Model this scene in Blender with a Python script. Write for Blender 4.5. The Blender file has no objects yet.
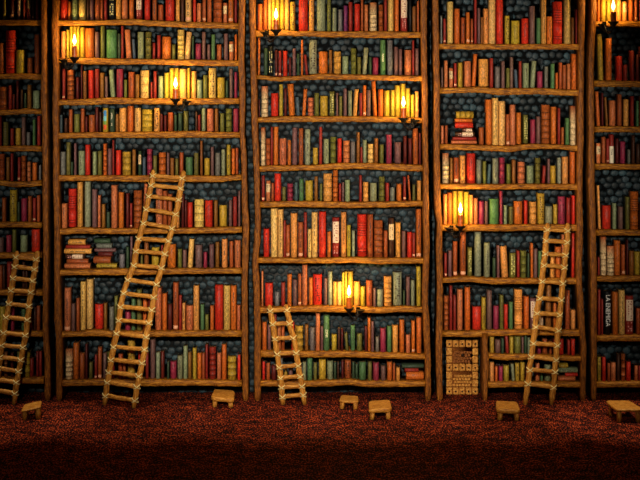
import bpy, math, random
from mathutils import Vector, Matrix
random.seed(7)
S = bpy.context.scene
COL = S.collection

# ------------------------------------------------------------------ camera
HZ, CH, CD, F = 40.0, 3.6, 14.0, 1400.0      # horizon row, camera height, distance to bookcase fronts, focal length (px)
def P(x, y, Y=0.0):
    """place in the room, on the upright plane at depth Y, that the photo shows at pixel x, y"""
    s = F/(CD+Y)
    return Vector(((x-320)/s, Y, CH-(y-HZ)/s))
cam = bpy.data.cameras.new('camera'); co = bpy.data.objects.new('camera', cam); COL.objects.link(co)
co.location = (0, -CD, CH); co.rotation_euler = (math.pi/2, 0, 0)
cam.sensor_fit = 'HORIZONTAL'; cam.sensor_width = 36; cam.lens = F/640*36
cam.shift_y = -(240-HZ)/640
S.camera = co

# ------------------------------------------------------------------ colour + materials
def lin(c):
    return tuple(((v/255)/12.92 if v/255 <= .04045 else ((v/255+.055)/1.055)**2.4) for v in c)
PAL = dict(r=(204,46,28), c=(146,42,32), m=(92,28,22), o=(204,102,34), O=(228,152,72), b=(142,88,34), t=(232,182,100),
           y=(184,150,46), l=(110,106,46), g=(84,124,74), s=(138,144,110), G=(54,74,50), v=(118,82,78), p=(116,46,94),
           k=(152,46,70), K=(11,11,13), u=(68,86,96), e=(114,110,104), n=(204,114,68), w=(236,202,150), d=(74,42,26), x=(166,80,36))
def nodes(name):
    m = bpy.data.materials.new(name); m.use_nodes = True
    nt = m.node_tree; b = nt.nodes['Principled BSDF']
    return m, nt, b
def N(nt, t, **kw):
    n = nt.nodes.new(t)
    for k, v in kw.items():
        if k in n.inputs: n.inputs[k].default_value = v
        else: setattr(n, k, v)
    return n
def ramp(nt, stops):
    r = nt.nodes.new('ShaderNodeValToRGB'); e = r.color_ramp.elements
    while len(e) < len(stops): e.new(.5)
    for q, (p, c) in zip(e, stops): q.position = p; q.color = (*lin(c), 1)
    return r
def noise_at(nt, scale, sc=(1,1,1), detail=3):
    tc = N(nt, 'ShaderNodeTexCoord'); mp = N(nt, 'ShaderNodeMapping'); mp.inputs['Scale'].default_value = sc
    nz = N(nt, 'ShaderNodeTexNoise'); nz.inputs['Scale'].default_value = scale; nz.inputs['Detail'].default_value = detail
    nt.links.new(tc.outputs['Object'], mp.inputs['Vector']); nt.links.new(mp.outputs['Vector'], nz.inputs['Vector'])
    return nz
def wood(name, stops, sc, scale=10, rough=.55):
    m, nt, b = nodes(name)
    a = noise_at(nt, scale, sc, 6); a.inputs['Distortion'].default_value = .6
    g = noise_at(nt, scale*5, sc, 4)
    mx = N(nt, 'ShaderNodeMath', operation='MULTIPLY_ADD'); mx.inputs[1].default_value = .45
    nt.links.new(g.outputs['Fac'], mx.inputs[0])
    h = N(nt, 'ShaderNodeMath', operation='MULTIPLY'); h.inputs[1].default_value = .55
    nt.links.new(a.outputs['Fac'], h.inputs[0]); nt.links.new(h.outputs[0], mx.inputs[2])
    r = ramp(nt, stops); nt.links.new(mx.outputs[0], r.inputs[0]); nt.links.new(r.outputs[0], b.inputs['Base Color'])
    bp = N(nt, 'ShaderNodeBump'); bp.inputs['Strength'].default_value = .6; bp.inputs['Distance'].default_value = .006
    nt.links.new(mx.outputs[0], bp.inputs['Height']); nt.links.new(bp.outputs[0], b.inputs['Normal'])
    b.inputs['Roughness'].default_value = rough; b.inputs['Specular IOR Level'].default_value = .2
    return m
WS = [(.36,(48,21,3)), (.45,(114,64,10)), (.54,(164,101,21)), (.64,(210,146,44))]
WP = [(.36,(36,15,4)), (.45,(92,48,10)), (.54,(134,76,18)), (.64,(180,112,36))]
WL = [(.34,(80,38,8)), (.45,(158,96,28)), (.55,(196,134,50)), (.66,(228,172,84))]
M_SHELF = wood('shelf_wood', WS, (1,4,7), 16)
M_POST = wood('upright_wood', WP, (7,4,1), 16)
M_LAD = wood('ladder_wood', WL, (8,8,1.5), 10, .5)
M_RUNG = wood('rung_wood', WL, (1.5,8,8), 10, .5)
M_STOOL = wood('stool_wood', WL, (1.6,7,7), 14, .5)
M_DOOR = wood('door_wood', [(.34,(110,58,18)), (.46,(170,108,40)), (.56,(206,146,66)), (.66,(226,172,88))], (4,4,4), 12)
M_DARKWOOD = wood('carved_wood', [(.36,(54,24,10)), (.48,(122,66,28)), (.6,(180,112,50))], (3,3,6), 30)

def colmat(name, rough, mott=.5, scale=60, bump=.3):
    m, nt, b = nodes(name)
    at = N(nt, 'ShaderNodeAttribute', attribute_name='Col')
    nz = noise_at(nt, scale, (1,1,.45), 4)
    mr = N(nt, 'ShaderNodeMapRange'); mr.inputs[1].default_value = .3; mr.inputs[2].default_value = .7
    mr.inputs[3].default_value = 1-mott; mr.inputs[4].default_value = 1+mott*.5
    nt.links.new(nz.outputs['Fac'], mr.inputs[0])
    mx = N(nt, 'ShaderNodeMix', data_type='RGBA', blend_type='MULTIPLY'); mx.inputs['Factor'].default_value = 1
    nt.links.new(at.outputs['Color'], mx.inputs['A']); nt.links.new(mr.outputs[0], mx.inputs['B'])
    nt.links.new(mx.outputs['Result'], b.inputs['Base Color'])
    bp = N(nt, 'ShaderNodeBump'); bp.inputs['Strength'].default_value = bump; bp.inputs['Distance'].default_value = .004
    nt.links.new(nz.outputs['Fac'], bp.inputs['Height']); nt.links.new(bp.outputs[0], b.inputs['Normal'])
    b.inputs['Roughness'].default_value = rough; b.inputs['Specular IOR Level'].default_value = .3
    return m
M_BOOK = colmat('book_cloth', .5, .62, 95, .4)
M_INK = colmat('spine_print', .6, .15, 80, 0)
M_STONE = colmat('dark_cobble', .55, .55, 45, .8)
def plain(name, c, rough=.5, metal=0):
    m, nt, b = nodes(name); nz = noise_at(nt, 40)
    r = ramp(nt, [(.3, tuple(v*.7 for v in c)), (.7, c)]); nt.links.new(nz.outputs['Fac'], r.inputs[0])
    nt.links.new(r.outputs[0], b.inputs['Base Color'])
    b.inputs['Roughness'].default_value = rough; b.inputs['Metallic'].default_value = metal
    return m
M_IRON = plain('wrought_iron', (30,20,14), .45, .6)
M_WAX = plain('red_wax', (244,112,24), .4)
M_WAX.node_tree.nodes['Principled BSDF'].inputs['Subsurface Weight'].default_value = .12
M_WAX.node_tree.nodes['Principled BSDF'].inputs['Subsurface Radius'].default_value = (.03,.01,.004)
M_WICK = plain('burnt_wick', (14,10,8), .8)
M_ROPE = plain('pale_rope', (250,226,150), .7)
M_STUD = plain('iron_stud', (44,26,14), .4, .5)
def flame_mat():
    m, nt, b = nodes('candle_flame'); nt.nodes.remove(b); out = nt.nodes['Material Output']
    e = N(nt, 'ShaderNodeEmission'); e.inputs['Color'].default_value = (1,.74,.26,1); e.inputs['Strength'].default_value = 9
    t = N(nt, 'ShaderNodeBsdfTransparent'); a = N(nt, 'ShaderNodeAddShader')
    nt.links.new(e.outputs[0], a.inputs[0]); nt.links.new(t.outputs[0], a.inputs[1]); nt.links.new(a.outputs[0], out.inputs['Surface'])
    return m
M_FLAME = flame_mat()
def carpet_mat():
    m, nt, b = nodes('red_speckled_carpet')
    a = noise_at(nt, 68, (1,.5,1), 2); c = noise_at(nt, 9, (1,1,1), 3)
    s = N(nt, 'ShaderNodeMath', operation='MULTIPLY_ADD'); s.inputs[1].default_value = .35
    nt.links.new(c.outputs['Fac'], s.inputs[0]); nt.links.new(a.outputs['Fac'], s.inputs[2])
    r = ramp(nt, [(.60,(4,1,1)), (.68,(42,9,4)), (.77,(132,42,18)), (.86,(186,80,34))])
    nt.links.new(s.outputs[0], r.inputs[0]); nt.links.new(r.outputs[0], b.inputs['Base Color'])
    bp = N(nt, 'ShaderNodeBump'); bp.inputs['Strength'].default_value = .6; bp.inputs['Distance'].default_value = .01
    nt.links.new(a.outputs['Fac'], bp.inputs['Height']); nt.links.new(bp.outputs[0], b.inputs['Normal'])
    b.inputs['Roughness'].default_value = .95; b.inputs['Specular IOR Level'].default_value = .1
    return m
M_CARPET = carpet_mat()

# ------------------------------------------------------------------ mesh helpers
class MB:
    def __init__(s): s.v=[]; s.f=[]; s.c=[]
    def add(s, vs, fs, col=(1,1,1), M=None):
        o = len(s.v)
        s.v += [tuple(M @ Vector(v)) if M is not None else tuple(v) for v in vs]
        s.f += [tuple(i+o for i in f) for f in fs]
        s.c += (list(col) if isinstance(col, list) else [col]*len(vs))
    def build(s, name, mat, parent=None, smooth=True, flat_ngons=True):
        me = bpy.data.meshes.new(name); me.from_pydata(s.v, [], s.f)
        a = me.color_attributes.new('Col', 'FLOAT_COLOR', 'POINT')
        a.data.foreach_set('color', [q for c in s.c for q in (*c[:3], 1.0)])
        me.polygons.foreach_set('use_smooth', [smooth and not (flat_ngons and len(f) > 4) for f in s.f])
        me.update(); me.materials.append(mat)
        o = bpy.data.objects.new(name, me); COL.objects.link(o)
        if parent: 
            o.parent = parent
            o.matrix_parent_inverse = Matrix.Translation(parent.location).inverted()
        return o
    def box(s, x0,x1,y0,y1,z0,z1, col=(1,1,1), M=None):
        v=[(x,y,z) for z in (z0,z1) for y in (y0,y1) for x in (x0,x1)]
        s.add(v, [(0,2,3,1),(4,5,7,6),(0,1,5,4),(2,6,7,3),(0,4,6,2),(1,3,7,5)], col, M)
    def bevbox(s, x0,x1,y0,y1,z0,z1, r, col=(1,1,1), M=None):
        """box with chamfered edges (24 corner points)"""
        import itertools
        vs=[]; idx={}
        for cx in (0,1):
            for cy in (0,1):
                for cz in (0,1):
                    for ax in range(3):
                        p=[(x0,x1)[cx],(y0,y1)[cy],(z0,z1)[cz]]
                        for k,(c) in enumerate((cx,cy,cz)):
                            if k!=ax: p[k]+= r if c==0 else -r
                        idx[(cx,cy,cz,ax)]=len(vs); vs.append(p)
        fs=[]
        for ax in range(3):
            a,b=[k for k in range(3) if k!=ax]
            for c in (0,1):
                q=[]
                for (u,w) in ((0,0),(1,0),(1,1),(0,1)):
                    k=[0,0,0]; k[ax]=c; k[a]=u; k[b]=w; q.append(idx[(*k,ax)])
                fs.append(tuple(q))
            for (u,w) in itertools.product((0,1),(0,1)):
                k0=[0,0,0]; k0[ax]=0; k0[a]=u; k0[b]=w; k1=list(k0); k1[ax]=1
                fs.append((idx[(*k0,a)],idx[(*k0,b)],idx[(*k1,b)],idx[(*k1,a)]))
        for c in itertools.product((0,1),(0,1),(0,1)):
            fs.append(tuple(idx[(*c,a)] for a in range(3)))
        s.add(vs, fs, col, M)
    def tube(s, pts, rad, n=8, col=(1,1,1), flat=1.0, cap=True):
        pts=[Vector(p) for p in pts]; rs = rad if isinstance(rad, (list,tuple)) else [rad]*len(pts)
        vs=[]; fs=[]
        for i,p in enumerate(pts):
            d=(pts[min(i+1,len(pts)-1)]-pts[max(i-1,0)]).normalized()
            u=Vector((0,1,0)); u=(u-d*u.dot(d))
            if u.length<.05: u=Vector((1,0,0)); u=(u-d*u.dot(d))
            u.normalize(); w=d.cross(u)
            for k in range(n):
                a=2*math.pi*k/n; vs.append(p+u*math.cos(a)*rs[i]*flat+w*math.sin(a)*rs[i])
        for i in range(len(pts)-1):
            for k in range(n):
                fs.append((i*n+k, i*n+(k+1)%n, (i+1)*n+(k+1)%n, (i+1)*n+k))
        if cap:
            fs.append(tuple(range(n-1,-1,-1))); fs.append(tuple((len(pts)-1)*n+k for k in range(n)))
        s.add(vs, fs, col)
    def lathe(s, prof, cx, cy, cz, n=16, col=(1,1,1)):
        vs=[]; fs=[]
        for (r,z) in prof:
            for k in range(n):
                a=2*math.pi*k/n; vs.append((cx+r*math.cos(a), cy+r*math.sin(a), cz+z))
        for i in range(len(prof)-1):
            for k in range(n):
                fs.append((i*n+k, i*n+(k+1)%n, (i+1)*n+(k+1)%n, (i+1)*n+k))
        fs.append(tuple(range(n-1,-1,-1))); fs.append(tuple((len(prof)-1)*n+k for k in range(n)))
        s.add(vs, fs, col)
def thing(name, label, cat, loc, group=None):
    o = bpy.data.objects.new(name, None); COL.objects.link(o); o.location = loc; o.empty_display_size = .05
    tag(o, label, cat, group); return o
def tag(o, label, cat, group=None):
    o['label'] = label; o['category'] = cat
    if group: o['group'] = group
def interp(pl, x, k):
    if x <= pl[0][0]: return pl[0][k]
    for a, b in zip(pl, pl[1:]):
        if x <= b[0]:
            t=(x-a[0])/(b[0]-a[0]); t=t*t*(3-2*t); return a[k]+(b[k]-a[k])*t
    return pl[-1][k]

# ------------------------------------------------------------------ setting: stone wall and carpet
WALL_Y = .31
mb = MB()
dark = lin((9,11,13))
mb.add([(-4.6,WALL_Y,0),(4.6,WALL_Y,0),(4.6,WALL_Y,4.9),(-4.6,WALL_Y,4.9),(-4.6,.5,0),(4.6,.5,0),(4.6,.5,4.9),(-4.6,.5,4.9)],
       [(0,1,2,3),(5,4,7,6),(3,2,6,7),(1,5,6,2),(4,0,3,7)], dark)
rw = random.Random(3); row = 0; z = .03
while z < 4.3:
    x = -3.75 + (row % 2)*.037
    while x < 3.75:
        cx = x + rw.uniform(-.014,.014); cz = z + rw.uniform(-.012,.012)
        rx = rw.uniform(.037,.048); rz = rw.uniform(.031,.041); hgt = rw.uniform(.014,.026)
        k = rw.uniform(.5,1.25); tint = rw.random()
        c = lin((44*k, (56+8*tint)*k, (64+8*tint)*k)); ph = rw.uniform(0,6.3)
        vs=[]; n=8
        rad=[rw.uniform(.86,1.1) for _ in range(n)]
        for (q, dz_) in ((1,0),(.93,.7),(.68,.95)):
            for i in range(n):
                a = ph+2*math.pi*i/n
                vs.append((cx+rx*q*rad[i]*math.cos(a), WALL_Y-hgt*dz_, max(.002, cz+rz*q*rad[i]*math.sin(a))))
        vs.append((cx, WALL_Y-hgt, cz))
        fs=[(r*n+i, r*n+(i+1)%n, (r+1)*n+(i+1)%n, (r+1)*n+i) for r in range(2) for i in range(n)]
        fs+=[(2*n+i, 2*n+(i+1)%n, 3*n) for i in range(n)]
        mb.add(vs, fs, c); x += .080
    z += .067; row += 1
wall = mb.build('wall_back', M_STONE); wall['kind'] = 'structure'
mb = MB(); mb.box(-4.6,4.6,-3.6,.5,-.1,0)
fl = mb.build('floor', M_CARPET, smooth=False); fl['kind'] = 'structure'

# ------------------------------------------------------------------ bookcases
# uprights: (row, left edge, right edge) in photo pixels
POSTS = {
 'L0': [(-58,-76,-70),(100,-75,-69),(250,-76,-70),(401,-75,-69)],
 'R0': [(-58,40.5,46.5),(5,40.6,46.6),(65,41.2,46.6),(100,40.6,47),(130,42.2,48),(200,42.5,48.2),(250,43,48.5),(325,42.6,48.2),(370,44.6,50.4),(401,44.6,50.6)],
 'L1': [(-58,52,58.5),(5,52.2,58.8),(25,51.2,58),(50,52,58.5),(72,53,59),(100,52.2,58.5),(150,53,58.6),(190,53,59),(215,54,60),(280,54,60),(320,54.2,61),(338,56,62.4),(401,56,62.2)],
 'R1': [(-58,239,245),(5,239,245),(50,238,244.5),(100,239.5,245.5),(130,239.5,245),(162,241.2,247),(200,241.5,247.5),(228,242.6,249.4),(250,242,249),(280,241.5,247.5),(330,241.5,248),(402,242.5,248.6)],
 'L2': [(-58,249,255.5),(5,249,255.5),(50,250,256),(100,251,257.4),(190,254,260),(220,255,260.6),(240,254,260),(262,252,258),(290,253.5,260),(340,254.2,261),(402,254.5,260.8)],
 'R2': [(-58,420.6,427),(5,420.5,427),(50,421,427),(100,422,428),(190,423,428.6),(206,422.4,429),(250,423.5,429.6),(300,422,428),(330,423.4,430),(360,425,431),(401,425,431)],
 'L3': [(-58,432.5,438.5),(5,432.5,438.5),(50,433,439.5),(90,434,440),(150,433.5,440),(205,434,441),(226,437,442.6),(250,436,442.5),(280,437,443),(310,436.5,443),(350,435.5,442.2),(401,437,442.8)],
 'M3': [(333,482,488.2),(345,482.4,487.4),(362,483,489),(401,482.8,487.4)],
 'R3': [(-58,579,585),(5,579,585),(65,578.4,584),(130,577.5,584),(185,577,582.6),(240,576.5,583),(275,576,582),(310,578,584),(330,579,585),(346,581,586.6),(401,580,585.6)],
 'L4': [(-58,590.5,596.5),(5,590.5,596.5),(65,588,594),(130,588.4,594.4),(185,588,595),(220,589.5,596),(280,590.5,597),(401,591,596.6)],
 'R4': [(-58,712,718),(200,711,717),(401,712,718)],
}
def shelfs(*rows): return rows
# shelves: list of (x, top row, bottom row) along each board
SH = {
 0: [[(-72,19,25),(0,19.6,25.4),(20,19.2,25.2),(42,19.8,25.8)],
     [(-72,73,79),(0,73.8,79),(25,73.4,79.6),(42,74,80)],
     [(-72,109,115),(0,110,115),(18,109.6,114.6),(22,108.4,114),(42,109,114.4)],
     [(-72,146,151),(0,146,151.6),(25,145.4,151.2),(42,145.8,151.6)],
     [(-72,181,186),(0,180.2,185),(15,181.6,187),(30,181.4,187),(42,180,185.6)],
     [(-72,222,228),(0,222,227.6),(20,221.8,227.2),(42,222.2,228)],
     [(-72,252,258),(0,252.6,258.4),(42,252.2,258)],
     [(-72,289,295),(0,289.4,295.2),(20,289,295.4),(43,289.6,295.6)],
     [(-72,331,337),(0,331.6,337),(43,331,336.6)],
     [(-72,377,383),(0,377.4,383),(44,377.2,383.4)]],
 1: [[(58,20,25.6),(100,20,25.2),(135,18.8,25),(150,20.4,26),(195,22,28),(241,23,29)],
     [(58,58.8,62.6),(95,57.8,64.6),(112,58.6,65),(150,58.8,64.2),(180,59.4,65.4),(239,60.4,66.4)],
     [(58,100,105.4),(85,99,105.4),(110,97.4,104),(150,98.4,104.4),(185,98.6,105),(239,98,104)],
     [(58,133,138.4),(90,132.2,138),(150,131.8,138),(198,131,137.6),(210,132,138),(241,132,137.8)],
     [(58,175.2,181),(105,175.4,181),(145,175.4,182),(200,175.4,182),(220,176,182),(242,174.4,180)],
     [(58,229,234.4),(66,228.6,234.4),(78,227.2,233.4),(115,228.4,234),(180,228,233.6),(242,226.6,233)],
     [(58,270,275.6),(85,269.4,275),(130,268.4,275),(190,268.2,273.8),(242,268,273.4)],
     [(60,331.6,337),(75,331.6,336.4),(95,329.4,336),(115,331,337),(170,330.6,336.4),(242,330.4,336.4)],
     [(61,380,386.2),(110,379.2,385.4),(150,379.2,386),(200,379.6,385.4),(242,380.6,386.4)]],
 2: [[(255,30.5,36.8),(278,29.6,36),(300,31,36.4),(336,31.4,37.4),(380,31,38),(422,32,38)],
     [(256,75,79.4),(280,77,81.4),(302,75.6,80),(322,73.6,79.6),(356,74.4,79.6),(380,75,80.4),(422,75.6,81)],
     [(257,117.4,122.6),(290,116,122.2),(356,116.2,122),(400,117,122.6),(422,118,123)],
     [(259,166.4,172),(270,165.4,171.2),(312,165,170.4),(342,163,169.2),(365,163,169),(390,163.8,170.4),(423,165,171.2)],
     [(260,201.6,207.4),(300,201,207),(356,202,208),(380,201.6,207.4),(423,200.6,206.4)],
     [(258,257.4,263),(310,258,263.2),(356,257,262.6),(380,257.8,264),(424,258,263.2)],
     [(259,307,313),(290,306.4,312),(322,305.4,312),(350,306,312.4),(378,307.4,313.2),(405,305.8,312),(423,307,312.6)],
     [(260,350.6,357),(300,351,357.4),(345,351,357),(385,352.6,358.4),(425,354,359.4)],
     [(260,380.6,386.2),(310,381,386.6),(330,380,386),(350,379,385),(365,381,387),(426,381,386.4)]],
 3: [[(438,43.6,49.2),(500,44,49.6),(540,44,49.4),(580,44,50)],
     [(439,87.6,93.8),(460,87.6,93),(478,86.6,92.6),(497,88.2,95),(536,88,94.4),(579,90,96)],
     [(439,144,149.4),(480,145,150.4),(508,146,152),(530,143.6,149.4),(555,144.4,148.8),(578,145.6,151.2)],
     [(440,183.6,189),(500,184,189.4),(540,183.8,189),(578,184,190)],
     [(440,224.6,231),(500,224.6,231.2),(536,224.2,230.6),(577,224.6,231)],
     [(441,277.6,283),(466,276.4,281.8),(495,278.2,284.2),(536,278,283.6),(577,278,284)],
     [(442,330.6,336.6),(470,331,337),(490,330,336),(536,329.2,335),(580,330,336)],
     [(487,353.2,358.2),(505,354.2,360),(530,354,359.4),(582,356,361)],
     [(487,382,387.4),(520,381.6,387),(540,381.4,386.4),(581,382,387.4)]],
 4: [[(595,21.4,26.8),(640,21,27),(714,21,27)],
     [(593,80.4,87),(640,81,87),(714,81,87)],
     [(593,126.4,132.4),(615,126,132),(640,126.6,132.4),(714,126,132)],
     [(594,163.6,169.4),(640,164,169.8),(714,164,170)],
     [(595,229.6,235.6),(612,229.4,235.6),(640,230,235.6),(714,230,236)],
     [(596,275.6,281.2),(610,276,281.8),(640,275.2,281),(714,275.6,281.6)],
     [(596,335.4,341.2),(640,335,341),(714,335,341)],
     [(596,381.8,387.8),(614,382,387),(640,381.4,387.4),(714,382,388)]],
}
CASES = ['far-left','left','middle','right','far-right']
def upright(key, root):
    pl = POSTS[key]; rr = random.Random(key); mb = MB(); vs=[]; fs=[]
    y0, y1 = pl[0][0], 400.0
    ys=[]; y=y0
    while y < y1-7: ys.append(y); y += 6
    ys += [y1-6, y1-3, y1-1, y1]
    sq=lambda q: math.copysign(abs(q)**.55,q)
    prof=[(-1,1)]+[(-sq(math.cos(a*math.pi/8)), -abs(math.sin(a*math.pi/8))**.55) for a in range(9)]+[(1,1)]
    n=len(prof)
    for y in ys:
        l=interp(pl,y,1)+rr.uniform(-.25,.25); r=interp(pl,y,2)+rr.uniform(-.25,.25)
        k = 1 if y < y1-5 else {6:1,3:.94,1:.75,0:.55}[int(round(y1-y))]
        a=P(l,y,-.03); b=P(r,y,-.03); c=(a+b)/2; w=(b.x-a.x)/2*k
        for (u,v) in prof:
            yy = .24 if v==1 else -.015+.03*v*k
            vs.append((c.x+w*u, yy, max(0,c.z)))
    for i in range(len(ys)-1):
        for k in range(n-1): fs.append((i*n+k, i*n+k+1, (i+1)*n+k+1, (i+1)*n+k))
        fs.append((i*n+n-1, i*n, (i+1)*n, (i+1)*n+n-1))
    fs.append(tuple(range(n))); fs.append(tuple((len(ys)-1)*n+k for k in range(n-1,-1,-1)))
    zmin=min(v[2] for v in vs); vs=[(v[0],v[1],v[2]-zmin if v[2]<.05 else v[2]) for v in vs]
    mb.add(vs, fs)
    return mb.build('upright', M_POST, root)
def shelf(pl, root, seed):
    rr=random.Random(seed); mb=MB(); vs=[]; fs=[]
    x=pl[0][0]; xs=[]
    while x < pl[-1][0]-3: xs.append(x); x+=5
    xs.append(pl[-1][0])
    sq=lambda q: math.copysign(abs(q)**.55,q)
    prof=[(1,1)]+[(sq(math.cos(a*math.pi/8)), -abs(math.sin(a*math.pi/8))**.55) for a in range(9)]+[(-1,1)]
    n=len(prof)
    for x in xs:
        t=interp(pl,x,1); b=interp(pl,x,2)+rr.uniform(-.3,.3)
        a=P(x,t,0); c=P(x,b,0); m=(a.z+c.z)/2; h=(a.z-c.z)/2
        for (u,v) in prof:
            vs.append((a.x, .235 if v==1 else .0+.026*v, m+h*u))
    for i in range(len(xs)-1):
        for k in range(n-1): fs.append((i*n+k, (i+1)*n+k, (i+1)*n+k+1, i*n+k+1))
        fs.append((i*n+n-1, (i+1)*n+n-1, (i+1)*n, i*n))
    fs.append(tuple(range(n-1,-1,-1))); fs.append(tuple((len(xs)-1)*n+k for k in range(n)))
    mb.add(vs,fs)
    return mb.build('shelf', M_SHELF, root)
CLAB = {0:'shadowed bookcase cut off by the left edge, behind the shortest-looking far-left ladder',
        1:'wide bookcase with the tall leaning ladder and two candles on upper shelves',
        2:'central bookcase with the small leaning ladder and three candles',
        3:'bookcase with a little studded wooden door in its lower left corner',
        4:'shadowed bookcase cut off by the right edge of the view'}
CLAB[0] = 'shadowed bookcase cut off by the left edge of the view'
for i in range(5):
    xm = (POSTS['L%d'%i][0][1]+POSTS['R%d'%i][0][2])/2
    root = thing('bookcase', CLAB[i], 'bookcase', (P(xm,400).x,.1,0), 'tall wooden bookcases along the stone wall')
    upright('L%d'%i, root); upright('R%d'%i, root)
    if i == 3: upright('M3', root)
    for j, pl in enumerate(SH[i]): shelf(pl, root, i*20+j)
    top=[(SH[i][0][0][0],-52,-46),((SH[i][0][0][0]+SH[i][0][-1][0])/2,-52.5,-46),(SH[i][0][-1][0],-52,-46)]
    shelf(top, root, 900+i)
def shelf_top(i, j, x):
    if i == 3 and j in (7,8) and x < 487: j = 7
    pl=SH[i][j]; return P(x, interp(pl,x,1), 0).z

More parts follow.
